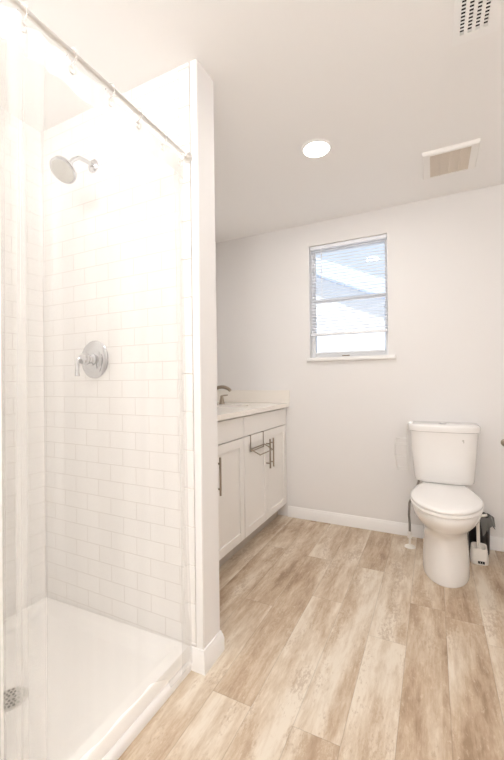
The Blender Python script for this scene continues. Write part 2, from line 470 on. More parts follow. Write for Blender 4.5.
# ------------------------------------------------------------------ shower pan
PX0, PX1 = XL + 0.0085, -0.8925
def pan():
    t = thing('shower_pan', 'white acrylic shower pan with a low threshold on the bathroom floor', 'shower pan', (-1.35, 0.5, 0))
    y0, y1 = YS + 0.001, YW - 0.001
    zf, zl, zt = 0.030, 0.062, 0.088
    def rr(x0, x1, ya, yb, r, z, n=6):
        pts = []
        for cx, cy, a0 in ((x1 - r, yb - r, 0), (x0 + r, yb - r, 90), (x0 + r, ya + r, 180), (x1 - r, ya + r, 270)):
            for k in range(n + 1):
                a = R(a0 + 90 * k / n); pts.append(Vector((cx + r * math.cos(a), cy + r * math.sin(a), z)))
        return pts
    bm = B()
    def zz(pts):  # threshold (right side) stands a little higher than the wall lips
        return pts
    rings = [rr(PX0, PX1, y0, y1, 0.004, 0.0), rr(PX0, PX1, y0, y1, 0.004, zl - 0.006), rr(PX0 + 0.004, PX1 - 0.004, y0 + 0.004, y1 - 0.004, 0.006, zl),
             rr(PX0 + 0.022, PX1 - 0.048, y0 + 0.022, y1 - 0.022, 0.02, zl), rr(PX0 + 0.030, PX1 - 0.060, y0 + 0.030, y1 - 0.030, 0.03, zl - 0.006),
             rr(PX0 + 0.050, PX1 - 0.078, y0 + 0.050, y1 - 0.050, 0.04, zf + 0.004), rr(PX0 + 0.075, PX1 - 0.10, y0 + 0.075, y1 - 0.075, 0.05, zf)]
    loft(bm, rings)
    # raise the threshold edge
    for v in bm.verts:
        if v.co.x > PX1 - 0.055 and v.co.z > zl - 0.01: v.co.z += (zt - zl)
    obj('basin', bm, M_pan, t)
    bm = B(); dx, dy = -1.362, 0.79
    lathe(bm, [(0.052, zf - 0.004), (0.055, zf + 0.001), (0.052, zf + 0.004), (0.0, zf + 0.005)], (dx, dy, 0))
    d = obj('drain', bm, M_drain, t); d['label'] = 'round grey metal drain strainer'
    bm = B()
    for r_, n in ((0.014, 6), (0.027, 12), (0.040, 18)):
        for k in range(n):
            a = 2 * math.pi * k / n
            lathe(bm, [(0.0045, zf + 0.0035), (0.0045, zf + 0.0058)], (dx + r_ * math.cos(a), dy + r_ * math.sin(a), 0), seg=8)
    obj('drain_hole', bm, M_dark, d)['label'] = 'dark strainer holes'
    return t
pan()
# small shoe moulding along the foot of the threshold
bm = B()
pr = [(0, 0), (0.013, 0), (0.013, 0.022), (0.009, 0.034), (0.003, 0.040), (0, 0.040)]
loft(bm, [[Vector((PX1 + 0.0005 + a, y, h)) for a, h in pr] for y in (YS, YW - 0.016)])
struct('trim_1', bm, M_trim, smooth=True)

# ------------------------------------------------------------------ vanity
VF = -1.113      # door face
def shaker(bm, y0, y1, z0, z1, x, rail=0.055, th=0.020, rec=0.007):
    box(bm, x - th, x - rec, y0 + rail - 0.002, y1 - rail + 0.002, z0 + rail - 0.002, z1 - rail + 0.002)
    box(bm, x - th, x, y0, y0 + rail, z0, z1, 0.0015, 1); box(bm, x - th, x, y1 - rail, y1, z0, z1, 0.0015, 1)
    box(bm, x - th, x, y0 + rail, y1 - rail, z0, z0 + rail, 0.0015, 1); box(bm, x - th, x, y0 + rail, y1 - rail, z1 - rail, z1, 0.0015, 1)
def pull(bm, y, zc, ln=0.215, x=VF):
    tube(bm, [(x + 0.032, y, zc - ln / 2), (x + 0.032, y, zc + ln / 2)], 0.006, 12)
    for s in (-1, 1): tube(bm, [(x - 0.001, y, zc + s * 0.072), (x + 0.032, y, zc + s * 0.072)], 0.0048, 10)
def cabinet(y0, y1, label):
    t = thing('vanity_cabinet', label, 'cabinet', (-1.45, (y0 + y1) / 2, 0), 'white vanity cabinets')
    xb = XL + 0.001
    bm = B(); xf = VF - 0.0215   # open-topped box of panels
    box(bm, xb, xf, y0, y0 + 0.016, 0.115, 0.9285); box(bm, xb, xf, y1 - 0.016, y1, 0.115, 0.9285)
    box(bm, xb, xf, y0 + 0.016, y1 - 0.016, 0.115, 0.131); box(bm, xb, xb + 0.012, y0 + 0.016, y1 - 0.016, 0.131, 0.9285)
    box(bm, xf - 0.016, xf, y0 + 0.016, y1 - 0.016, 0.131, 0.9285); obj('carcass', bm, M_cab, t, smooth=False)
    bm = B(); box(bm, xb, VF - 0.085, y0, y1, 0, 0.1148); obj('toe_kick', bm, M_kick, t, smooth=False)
    g = 0.0022; ym = (y0 + y1) / 2
    bm = B(); box(bm, VF - 0.0212, VF, y0 + g, y1 - g, 0.787, 0.918, 0.002, 1); obj('false_front', bm, M_cab, t)
    for a, b, s in ((y0 + g, ym - g / 2, 1), (ym + g / 2, y1 - g, -1)):
        bm = B(); shaker(bm, a, b, 0.122, 0.781, VF, th=0.0212); d = obj('door', bm, M_cab, t)
        bm = B(); pull(bm, (b - 0.030) if s > 0 else (a + 0.030), 0.615); obj('handle', bm, M_nickel, d)['label'] = 'brushed nickel bar handle'
    return t
cabR = cabinet(2.13, 2.895, 'white vanity cabinet against the window wall, with towel hanger on its door')
cabL = dup(cabR, (-1.45, (2.13 + 2.895) / 2 - 0.767, 0), 'white vanity cabinet half hidden behind the shower partition')
# filler strip at the wall end
bm = B(); box(bm, VF - 0.030, VF - 0.012, 2.8955, D - 0.0005, 0.115, 0.9285); struct('trim_2', bm, M_cab)

def countertop():
    t = thing('vanity_countertop', 'pale quartz countertop lying across the white vanity cabinets', 'countertop', (-1.45, 2.13, 0.93))
    x0, x1, y0, y1, z0, z1 = XL + 0.001, -1.093, YP + 0.001, D - 0.001, 0.929, 0.960
    # slab with an oval sink opening per basin
    holes = [(-1.40, 2.47), (-1.40, 1.72)]
    rx, ry = 0.130, 0.170
    bm = B(); n = 40
    for zlev, flip in ((z1, False), (z0, True)):
        ymid = (holes[0][1] + holes[1][1]) / 2
        for (cx, cy), (ya, yb) in zip(holes, ((ymid, y1), (y0, ymid))):
            inner, outer = [], []
            for k in range(n):
                a = 2 * math.pi * k / n; c, s = math.cos(a), math.sin(a)
                inner.append(bm.verts.new((cx + rx * c, cy + ry * s, zlev)))
                tx = ((x1 - cx) if c > 0 else (x0 - cx)) / c if abs(c) > 1e-6 else 1e9
                ty = ((yb - cy) if s > 0 else (ya - cy)) / s if abs(s) > 1e-6 else 1e9
                tt = min(abs(tx), abs(ty)); outer.append(bm.verts.new((cx + tt * c, cy + tt * s, zlev)))
            for k in range(n):
                q = (inner[k], outer[k], outer[(k + 1) % n], inner[(k + 1) % n])
                bm.faces.new(q if not flip else q[::-1])
            # corners
            for X in (x0, x1):
                for Y in (ya, yb):
                    cv = bm.verts.new((X, Y, zlev))
                    an = math.atan2(Y - cy, X - cx) % (2 * math.pi)
                    k = int(an / (2 * math.pi / n))
                    try: bm.faces.new((outer[k], cv, outer[(k + 1) % n]))
                    except Exception: pass
            if not flip:
                wall_t = [bm.verts.new((cx + rx * math.cos(2 * math.pi * k / n), cy + ry * math.sin(2 * math.pi * k / n), z1)) for k in range(n)]
                wall_b = [bm.verts.new((v.co.x, v.co.y, z0)) for v in wall_t]
                for k in range(n): bm.faces.new((wall_t[k], wall_t[(k + 1) % n], wall_b[(k + 1) % n], wall_b[k]))
    # edges
    for (ax, ay), (bx_, by) in (((x0, y0), (x1, y0)), ((x1, y0), (x1, y1)), ((x1, y1), (x0, y1)), ((x0, y1), (x0, y0))):
        vs = [bm.verts.new(p) for p in ((ax, ay, z0), (bx_, by, z0), (bx_, by, z1), (ax, ay, z1))]; bm.faces.new(vs)
    bmesh.ops.remove_doubles(bm, verts=bm.verts, dist=1e-5)
    obj('slab', bm, M_quartz, t, smooth=False)
    bm = B(); box(bm, x0 + 0.0, x1 + 0.004, y1 - 0.020, y1, z1 + 0.0003, z1 + 0.108, 0.002, 1); obj('side_splash', bm, M_quartz, t)
    bm = B(); box(bm, x0, x0 + 0.020, y0, y1 - 0.0205, z1 + 0.0003, z1 + 0.108, 0.002, 1); obj('back_splash', bm, M_quartz, t)
    return holes, rx, ry
holes, rx, ry = countertop()
for i, (cx, cy) in enumerate(holes):
    lab = ['white oval undermount sink nearest the window wall', 'white oval undermount sink hidden behind the partition'][i]
    n = 40; bm = B(); rings = []
    for s, z in ((1.06, 0.9285), (1.0, 0.9285), (0.97, 0.90), (0.88, 0.85), (0.62, 0.815), (0.12, 0.806), (0.02, 0.806)):
        rings.append([Vector((cx + rx * s * math.cos(2 * math.pi * k / n), cy + ry * s * math.sin(2 * math.pi * k / n), z)) for k in range(n)])
    loft(bm, rings, cap0=False)
    sk = obj('sink', bm, M_porc, loc=(cx, cy, 0.806)); tag(sk, lab, 'sink', 'oval undermount sinks')
    bm = B(); lathe(bm, [(0.022, 0.8062), (0.022, 0.809), (0.0, 0.810)], (cx, cy, 0)); obj('drain', bm, M_nickel, sk)

def faucet(yc, label):
    zc = 0.9602; x = -1.600
    t = thing('faucet', label, 'faucet', (x, yc, zc), 'brushed nickel faucets')
    bm = B(); lathe(bm, [(0.027, zc), (0.027, zc + 0.006), (0.020, zc + 0.014), (0.0165, zc + 0.05), (0.015, zc + 0.075)], (x, yc, 0), seg=24)
    obj('base', bm, M_nickel, t)
    bm = B(); pts = []
    for k in range(15):
        a = R(90 + 18 - 0 - (k / 14) * 150)
        pts.append((x + 0.075 + 0.082 * math.cos(R(180) - R(k / 14 * 150)), yc, zc + 0.100 + 0.052 * math.sin(R(k / 14 * 150)) - 0.012 * (k / 14)))
    pts = [(x, yc, zc + 0.06)] + [(x - 0.005, yc, zc + 0.075)] + pts
    tube(bm, pts, [0.0155] * 3 + [0.0155 - 0.0002 * k for k in range(len(pts) - 3)], 14); obj('spout', bm, M_nickel, t)
    for s in (-1, 1):
        y = yc + s * 0.105
        bm = B(); lathe(bm, [(0.026, zc), (0.026, zc + 0.005), (0.021, zc + 0.012), (0.014, zc + 0.050), (0.013, zc + 0.066), (0.009, zc + 0.072), (0, zc + 0.073)], (x + 0.005, y, 0), seg=24)
        h = obj('handle', bm, M_nickel, t)
        bm = B(); tube(bm, [(x + 0.003, y, zc + 0.066), (x + 0.02, y + s * 0.012, zc + 0.071), (x + 0.045, y + s * 0.030, zc + 0.074)], [0.0075, 0.0065, 0.005], 10); obj('lever', bm, M_nickel, h)
    return t
fa = faucet(2.555, 'brushed nickel faucet at the sink nearest the window wall')
dup(fa, (-1.600, 1.76, 0.9602), 'brushed nickel faucet hidden behind the partition')

# towel hanger hooked over the cabinet door
def hanger():
    ya, yb = 2.222, 2.428; x = VF + 0.0036
    t = thing('towel_hanger', 'nickel wire towel hanger hooked over the cabinet door beside its handle', 'towel hanger', (VF, 2.32, 0.66))
    for y in (ya, yb):
        bm = B(); box(bm, x - 0.003, x, y - 0.006, y + 0.006, 0.672, 0.7835, 0.001, 1); box(bm, VF - 0.0245, x, y - 0.006, y + 0.006, 0.7818, 0.7848)
        obj('hook', bm, M_nickel, t)
    bm = B(); tube(bm, [(x + 0.001, ya - 0.004, 0.690), (x + 0.001, yb + 0.012, 0.690)], 0.0042, 8)
    tube(bm, [(x + 0.001, ya - 0.004, 0.690), (x + 0.030, ya - 0.004, 0.676), (x + 0.070, ya, 0.657)], 0.0042, 8)
    tube(bm, [(x + 0.001, yb + 0.012, 0.690), (x + 0.030, yb + 0.012, 0.676), (x + 0.070, yb + 0.005, 0.657)], 0.0042, 8)
    tube(bm, [(x + 0.069, ya - 0.004, 0.657), (x + 0.069, yb + 0.009, 0.657)], 0.0042, 8)
    tube(bm, [(x + 0.001, ya + 0.0, 0.676), (x + 0.001, yb + 0.0, 0.676)], 0.0036, 8)
    obj('wire_rail', bm, M_nickel, t)
hanger()

# ------------------------------------------------------------------ toilet
TX = 0.056
def egg(cx, w, yf, yb, z, n=48, pw=2.0, back=2.0, wid=0.45):
    """egg outline: widest at wid of the way from the front; yf = front tip, yb = back"""
    ym = yf + (yb - yf) * wid; pts = []
    for k in range(n):
        a = 2 * math.pi * k / n; c, s = math.cos(a), math.sin(a)
        e = pw if s < 0 else back
        x = w * math.copysign(abs(c) ** (2 / e), c); ss = math.copysign(abs(s) ** (2 / e), s)
        y = ym + (ss * (ym - yf) if s < 0 else ss * (yb - ym))
        pts.append(Vector((cx + x, y, z)))
    return pts
def toilet():
    t = thing('toilet', 'white two-piece elongated toilet with closed lid against the window wall', 'toilet', (TX, 2.5, 0))
    bm = B()
    rings = [egg(TX, 0.124, 2.288, 2.84, 0.000, back=4, wid=0.4), egg(TX, 0.126, 2.284, 2.84, 0.012, back=4, wid=0.4),
             egg(TX, 0.125, 2.296, 2.84, 0.08, back=4, wid=0.4), egg(TX, 0.121, 2.306, 2.84, 0.17, back=4, wid=0.42),
             egg(TX, 0.120, 2.300, 2.84, 0.245, back=4, wid=0.42), egg(TX, 0.130, 2.268, 2.84, 0.288, back=3.6, wid=0.45),
             egg(TX, 0.155, 2.21, 2.84, 0.322, back=3.2, wid=0.5), egg(TX, 0.177, 2.155, 2.84, 0.362, back=3, wid=0.5), egg(TX, 0.186, 2.128, 2.84, 0.396, back=3, wid=0.5),
             egg(TX, 0.188, 2.120, 2.84, 0.420, back=3, wid=0.5), egg(TX, 0.185, 2.124, 2.84, 0.433, back=3, wid=0.5), egg(TX, 0.175, 2.135, 2.83, 0.437, back=3, wid=0.5)]
    loft(bm, rings)
    # shelf under the tank
    obj('bowl', bm, M_porc, t, angle=60)
    bm = B(); loft(bm, [egg(TX, w, 2.66 + d, 2.9 - d, z, back=5, pw=5, wid=0.5) for w, z, d in ((0.10, 0.33, 0.02), (0.125, 0.40, 0.0), (0.13, 0.452, 0.0), (0.125, 0.458, 0.004))])
    obj('tank_shelf', bm, M_porc, t)
    # seat ring and lid: straight hinge edge at the back
    def lid_outline(w, yf, yb, z, bw, n=40):
        pts = []; ym = yf + (yb - yf) * 0.52
        for k in range(n + 1):
            a = math.pi + math.pi * k / n; pts.append(Vector((TX + w * math.cos(a), ym + (ym - yf) * math.sin(a), z)))
        pts += [Vector((TX + w * 0.985, ym + 0.05, z)), Vector((TX + w * 0.93, ym + 0.10, z)), Vector((TX + bw + 0.025, yb - 0.035, z)), Vector((TX + bw + 0.008, yb - 0.006, z)), Vector((TX + bw - 0.01, yb, z)),
                Vector((TX - bw + 0.01, yb, z)), Vector((TX - bw - 0.008, yb - 0.006, z)), Vector((TX - bw - 0.025, yb - 0.035, z)), Vector((TX - w * 0.93, ym + 0.10, z)), Vector((TX - w * 0.985, ym + 0.05, z))]
        return pts
    bm = B(); loft(bm, [lid_outline(0.181, 2.116, 2.635, 0.4375, 0.118), lid_outline(0.185, 2.110, 2.635, 0.442, 0.118), lid_outline(0.185, 2.110, 2.635, 0.451, 0.118), lid_outline(0.180, 2.117, 2.635, 0.456, 0.118)])
    obj('seat', bm, M_seat, t)
    bm = B(); loft(bm, [lid_outline(0.178, 2.119, 2.64, 0.4575, 0.116), lid_outline(0.184, 2.112, 2.64, 0.462, 0.118), lid_outline(0.184, 2.112, 2.64, 0.471, 0.118), *[[Vector((TX + (p.x - TX) * s, 2.36 + (p.y - 2.36) * s, z)) for p in lid_outline(0.184, 2.112, 2.64, 0, 0.118)] for s, z in ((0.965, 0.4775), (0.9, 0.4805), (0.6, 0.484), (0.2, 0.485))]])
    obj('seat_lid', bm, M_seat, t, angle=60)
    for s in (-1, 1):
        bm = B(); tube(bm, [(TX + s * 0.075 - 0.022, 2.655, 0.452), (TX + s * 0.075 + 0.022, 2.655, 0.452)], 0.009, 12); box(bm, TX + s * 0.075 - 0.018, TX + s * 0.075 + 0.018, 2.645, 2.665, 0.436, 0.450)
        obj('hinge', bm, M_seat, t)
    # tank: tapered, bowed front
    def tank_ring(w, yf, yb, z, bow, n=24, r=0.045):
        pts = []
        for k in range(n + 1):   # front bow with rounded corners
            u = -1 + 2 * k / n; e = abs(u) ** 9
            pts.append(Vector((TX + w * math.copysign(min(1, abs(u) ** 0.95), u), yf + bow * (u * u) + (0.05) * e, z)))
        pts += [Vector((TX + w, yb - 0.012, z)), Vector((TX + w - 0.012, yb, z)), Vector((TX - w + 0.012, yb, z)), Vector((TX - w, yb - 0.012, z))]
        return pts
    yb = D - 0.004
    bm = B(); loft(bm, [tank_ring(0.160, 2.72, yb, 0.459, 0.012), tank_ring(0.175, 2.708, yb, 0.466, 0.014), tank_ring(0.180, 2.704, yb, 0.485, 0.015), tank_ring(0.192, 2.695, yb, 0.64, 0.017), tank_ring(0.203, 2.688, yb, 0.800, 0.019)])
    obj('tank', bm, M_porc, t, angle=50)
    bm = B(); loft(bm, [tank_ring(0.205, 2.684, yb, 0.8005, 0.02), tank_ring(0.2125, 2.675, yb, 0.805, 0.021), tank_ring(0.2145, 2.671, yb, 0.834, 0.021), tank_ring(0.213, 2.674, yb, 0.842, 0.021), tank_ring(0.205, 2.684, yb - 0.006, 0.847, 0.02)])
    obj('tank_lid', bm, M_porc, t, angle=50)
    bm = B(); lathe(bm, [(0.024, 0.847), (0.024, 0.851), (0.021, 0.854), (0, 0.855)], (TX + 0.0, 2.79, 0)); obj('flush_button', bm, M_chrome, t)['label'] = 'chrome flush button'
    bm = B(); lathe(bm, [(0.006, 0), (0.006, 0.0012), (0, 0.0013)], (TX + 0.112, 2.6955, 0.753), (0, -1, 0), 12)
    lathe(bm, [(0.004, 0), (0.004, 0.0012), (0, 0.0013)], (TX + 0.1145, 2.6965, 0.742), (0, -1, 0), 10)
    obj('tank_mark', bm, M_drain, t)['label'] = 'tiny grey maker mark'
toilet()

# water supply beside the toilet
def supply():
    x, y = -0.155, 2.735
    t = thing('toilet_supply_line', 'white floor stub and dark braided hose rising left of the toilet', 'water supply', (x, y, 0))
    bm = B(); lathe(bm, [(0.036, 0.0005), (0.034, 0.006), (0.016, 0.016), (0.012, 0.017)], (x, y, 0)); obj('escutcheon', bm, M_whiteplas, t)
    bm = B(); tube(bm, [(x, y, 0.012), (x, y, 0.065)], 0.0085, 12); obj('pipe', bm, M_whiteplas, t)
    bm = B(); lathe(bm, [(0.011, 0.064), (0.014, 0.067), (0.014, 0.10), (0.010, 0.108)], (x, y, 0), seg=16); tube(bm, [(x, y, 0.085), (x - 0.0, y - 0.024, 0.085)], 0.008, 10)
    lathe(bm, [(0.013, 0), (0.016, 0.004), (0.016, 0.010), (0.0, 0.011)], (x, y - 0.022, 0.085), (0, -1, 0), 14); obj('valve', bm, M_rod, t)
    bm = B(); tube(bm, [(x, y, 0.106), (x, y, 0.16), (x - 0.004, y + 0.003, 0.22), (x + 0.0, y + 0.01, 0.30), (x + 0.035, y + 0.035, 0.38), (x + 0.055, y + 0.05, 0.43), (x + 0.062, y + 0.055, 0.458)], 0.0075, 12); obj('hose', bm, M_hose, t)
supply()

# wire paper holder hooked on the left side of the tank
def wire_holder():
    x = TX - 0.2215
    t = thing('wire_paper_holder', 'thin silver wire holder hanging off the left side of the toilet tank', 'paper holder', (x, 2.78, 0.5))
    w = 0.0022
    bm = B()
    for y in (2.75, 2.81):
        tube(bm, [(x + 0.036, y, 0.8515), (x + 0.006, y, 0.8515), (x, y, 0.847), (x, y, 0.80), (x + 0.002, y, 0.52)], w, 6)
    obj('hanger_wire', bm, M_rod, t)
    bm = B()
    for z, o in ((0.74, 0.075), (0.70, 0.085), (0.62, 0.085), (0.53, 0.07)):
        tube(bm, [(x, 2.75, z), (x - o * 0.7, 2.745, z - 0.004), (x - o, 2.765, z - 0.006), (x - o, 2.80, z - 0.006), (x - o * 0.7, 2.815, z - 0.004), (x, 2.81, z)], w, 6)
    for y in (2.765, 2.80):
        tube(bm, [(x - 0.074, y, 0.734), (x - 0.084, y, 0.694), (x - 0.084, y, 0.614), (x - 0.069, y, 0.524)], w, 6)
    obj('basket_wire', bm, M_rod, t)
wire_holder()

# toilet brush and holder, bin with bag
def brush_set():
    x, y = 0.246, 2.690
    bm = B(); n = 28; rings = []
    for w, z, in ((0.049, 0.0), (0.051, 0.004), (0.049, 0.045), (0.044, 0.095), (0.042, 0.108)):
        rings.append(egg(x, w, y - w * 0.9, y + w * 0.9, z, n=n, pw=3, back=3, wid=0.5))
    for w, z in ((0.037, 0.108), (0.038, 0.016)):
        rings.append(egg(x, w, y - w * 0.9, y + w * 0.9, z, n=n, pw=3, back=3, wid=0.5))
    loft(bm, rings)
    for v in bm.verts:   # the front rim dips
        if v.co.z > 0.10 and v.co.y < y: v.co.z -= 0.016 * min(1, (y - v.co.y) / 0.03)
    h = obj('toilet_brush_holder', bm, M_whiteplas, loc=(x, y, 0)); tag(h, 'white plastic brush holder with a dark label standing right of the toilet', 'brush holder')
    bm = B()
    for k in range(4):
        w0 = 0.0500 - 0.0014 * k
        loft(bm, [egg(x, w0 + e, y - (w0 + e) * 0.9, y + (w0 + e) * 0.9, 0.040 + 0.013 * k + dz, n=n, pw=3, back=3, wid=0.5) for e, dz in ((-0.001, -0.0028), (0.0008, 0), (-0.001, 0.0028))], False, False)
    obj('rib', bm, M_whiteplas, h)
    bm = B(); box(bm, x - 0.010, x + 0.026, y - 0.0482, y - 0.044, 0.010, 0.025, 0.0008, 1); lb = obj('holder_label', bm, M_black, h); lb['label'] = 'small black label'
    bm = B()
    for k in (0, 1): box(bm, x + 0.0015 + 0.012 * k, x + 0.0032 + 0.012 * k, y - 0.0485, y - 0.0481, 0.012, 0.023)
    obj('label_mark', bm, M_whiteplas, lb)
    t = thing('toilet_brush', 'white toilet brush standing upright in the holder', 'toilet brush', (x, y, 0.022))
    bm = B(); tube(bm, [(x - 0.002, y, 0.085), (x - 0.004, y - 0.002, 0.20), (x - 0.004, y - 0.002, 0.255)], [0.010, 0.0095, 0.0095], 12); lathe(bm, [(0.0095, 0.254), (0.0115, 0.262), (0.011, 0.278), (0, 0.284)], (x - 0.004, y - 0.002, 0), seg=14)
    obj('brush_handle', bm, M_whiteplas, t)
    bm = B(); lathe(bm, [(0.010, 0.022), (0.024, 0.027), (0.029, 0.042), (0.028, 0.065), (0.017, 0.082), (0.010, 0.086)], (x - 0.002, y, 0), seg=20); obj('brush_head', bm, M_whiteplas, t)
    # bin behind
    bx, by = 0.262, 2.842
    bm = B(); lathe(bm, [(0.054, 0.0), (0.057, 0.004), (0.064, 0.235), (0.066, 0.238), (0.066, 0.244), (0.062, 0.244), (0.054, 0.01), (0.0, 0.008)], (bx, by, 0), seg=36)
    tag(obj('waste_bin', bm, M_black, loc=(bx, by, 0)), 'small round black waste bin on the floor behind the brush holder', 'waste bin')
    bm = B(); rnd = random.Random(3); rings = []; n = 44
    base = [(0.0575, 0.16), (0.0595, 0.235), (0.064, 0.252), (0.0690, 0.250), (0.0705, 0.236), (0.071, 0.222), (0.070, 0.205)]
    offs = [rnd.uniform(-1, 1) for _ in range(n)]
    for i, (r_, z) in enumerate(base):
        ring = []
        for k in range(n):
            a = 2 * math.pi * k / n
            k2 = max(0, i - 3)
            rr = r_ + (0.0055 if math.cos(a) > 0.1 else 0.0012) * k2 * (1 + offs[k] * 0.5 + math.sin(7 * a) * 0.5); dz = k2 * (0.010 * offs[(k * 5) % n] + 0.012 * math.cos(a - 0.2)) if i > 3 else 0.004 * offs[k] * (i == 2)
            ring.append(Vector((bx + rr * math.cos(a), by + rr * math.sin(a), z + dz - (0.013 * k2 * (math.cos(a) > 0.1)) + (0.004 * k2 * (math.cos(a) <= 0.1)))))
        rings.append(ring)
    loft(bm, rings, False, False)
    tag(obj('bin_bag', bm, M_bag, loc=(bx, by, 0.16)), 'crumpled dark grey plastic bag folded over the bin rim', 'bin bag')
    bm = B(); tube(bm, [(bx - 0.004, by - 0.062, 0.2610), (bx + 0.018, by - 0.060, 0.2645), (bx + 0.040, by - 0.055, 0.270)], [0.0085, 0.009, 0.0085], 12)
    tag(obj('white_tube', bm, M_whiteplas, loc=(bx, by - 0.08, 0.265)), 'short white tube lying across the rim of the black bin', 'tube')
brush_set()

# paper holder at the right edge, on the back wall
def paper_holder():
    x, z = 0.425, 0.722
    t = thing('toilet_paper_holder', 'nickel toilet paper holder fixed on the wall right of the toilet', 'paper holder', (x, D, z))
    for dx in (0, 0.16):
        bm = B(); lathe(bm, [(0.026, 0.0005), (0.026, 0.005), (0.020, 0.010), (0.010, 0.014), (0.009, 0.060), (0.012, 0.063), (0.012, 0.078), (0, 0.080)], (x + dx, D, z), (0, -1, 0), 24); obj('post', bm, M_nickel, t)
    bm = B(); tube(bm, [(x + 0.004, D - 0.070, z), (x + 0.156, D - 0.070, z)], 0.007, 12); obj('roller', bm, M_nickel, t)
paper_holder()

# ------------------------------------------------------------------ blind
def blind():
    x0, x1 = WX0 + 0.012, WX1 - 0.008; yc = D + 0.028
    ztop = WZ1 - 0.002; zbot = 1.524
    t = thing('window_blind', 'white slatted mini blind half raised in the window', 'blind', ((x0 + x1) / 2, yc, zbot))
    bm = B(); box(bm, x0, x1, yc - 0.013, yc + 0.013, ztop - 0.028, ztop, 0.002, 1); obj('headrail', bm, M_blind, t)
    bm = B(); box(bm, x0, x1, yc - 0.013, yc + 0.013, zbot - 0.012, zbot + 0.012, 0.004, 2); obj('bottom_rail', bm, M_blind, t)
    sp = 0.0252; z = zbot + 0.030; tilt = R(28)
    me = None
    while z < ztop - 0.034:
        if me is None:
            bm = B(); n = 6; top = []; bot = []
            for k in range(n + 1):
                u = -1 + 2 * k / n; yy = 0.0125 * u; zz = 0.0022 * (1 - u * u)
                y2 = yy * math.cos(tilt) - zz * math.sin(tilt); z2 = yy * math.sin(tilt) + zz * math.cos(tilt)
                top.append((y2, z2))
            for dz in (0.0, -0.0006): pass
            ra = [[bm.verts.new((X, yc + a, z + b)) for a, b in top] for X in (x0 + 0.003, x1 - 0.003)]
            rb = [[bm.verts.new((X, yc + a, z + b - 0.0007)) for a, b in top] for X in (x0 + 0.003, x1 - 0.003)]
            for k in range(n):
                bm.faces.new((ra[0][k], ra[1][k], ra[1][k + 1], ra[0][k + 1])); bm.faces.new((rb[0][k + 1], rb[1][k + 1], rb[1][k], rb[0][k]))
            for k in (0, n): bm.faces.new((ra[0][k], rb[0][k], rb[1][k], ra[1][k]))
            first = obj('slat', bm, M_blind, t); me = first; z0 = z
        else:
            o = first.copy(); C.objects.link(o); o.parent = t; o.location = (0, 0, z - z0)
        z += sp
    for xx in (x0 + 0.07, x1 - 0.07):
        bm = B(); tube(bm, [(xx, yc - 0.0135, zbot), (xx, yc - 0.0135, ztop - 0.02)], 0.0009, 5); obj('ladder_cord', bm, M_blind, t)
    bm = B(); tube(bm, [(x0 + 0.095, yc - 0.020, ztop - 0.02), (x0 + 0.097, yc - 0.021, ztop - 0.45)], 0.004, 8); obj('tilt_wand', bm, M_vinylframe, t)
    bm = B(); tube(bm, [(x0 + 0.045, yc - 0.0175, ztop - 0.02), (x0 + 0.046, yc - 0.0175, ztop - 0.62)], 0.0016, 6); obj('lift_cord', bm, M_blind, t)
blind()

# ------------------------------------------------------------------ shower fittings
def shower_head():
    x = -1.412; y = YW; z = 2.165
    t = thing('showerhead', 'round chrome shower head on a bent arm high on the tiled wall', 'shower head', (x, y, z))
    bm = B(); lathe(bm, [(0.030, -0.0005), (0.030, 0.004), (0.024, 0.010), (0.012, 0.014)], (x, y - 0.0005, z), (0, -1, 0)); obj('flange', bm, M_chrome, t)
    bm = B(); tube(bm, [(x, y - 0.008, z), (x, y - 0.04, z + 0.003), (x, y - 0.08, z - 0.002), (x, y - 0.112, z - 0.028), (x, y - 0.130, z - 0.058)], 0.0095, 14); obj('arm', bm, M_chrome, t)
    d = Vector((0.10, -0.62, -0.80)).normalized(); o = Vector((x, y - 0.130, z - 0.058))
    bm = B(); lathe(bm, [(0.012, -0.012), (0.016, 0.0), (0.016, 0.014), (0.022, 0.024), (0.050, 0.044), (0.056, 0.050), (0.056, 0.060), (0.052, 0.063), (0.0, 0.0632)], o, d); hd = obj('head', bm, M_chrome, t)
    u, v = frame_of(d); bm = B()
    lathe(bm, [(0.047, 0.0636), (0.047, 0.0650), (0.0, 0.0652)], o, d); fp = obj('face_plate', bm, M_drain, hd); fp['label'] = 'grey nozzle face'
shower_head()
def shower_valve():
    x, z = -1.418, 1.262; y = YW - 0.0005
    t = thing('shower_valve', 'round chrome shower valve with a lever handle on the tiled wall', 'shower valve', (x, y, z))
    bm = B(); lathe(bm, [(0.087, 0.0), (0.088, 0.004), (0.082, 0.009), (0.060, 0.013), (0.056, 0.012), (0.050, 0.015), (0.034, 0.019), (0.0, 0.020)], (x, y, z), (0, -1, 0), 44); obj('escutcheon', bm, M_chrome, t)
    bm = B(); lathe(bm, [(0.030, 0.018), (0.030, 0.024), (0.020, 0.030), (0.018, 0.040), (0.026, 0.048), (0.027, 0.066), (0.022, 0.074), (0.0, 0.077)], (x, y, z), (0, -1, 0), 28); kn = obj('hub', bm, M_chrome, t)
    bm = B(); tube(bm, [(x + 0.004, y - 0.058, z), (x - 0.010, y - 0.072, z + 0.003), (x - 0.013, y - 0.084, z - 0.006), (x - 0.013, y - 0.087, z - 0.035), (x - 0.012, y - 0.088, z - 0.078)], [0.010, 0.009, 0.009, 0.0085, 0.0105], 12); obj('lever', bm, M_chrome, kn)
shower_valve()

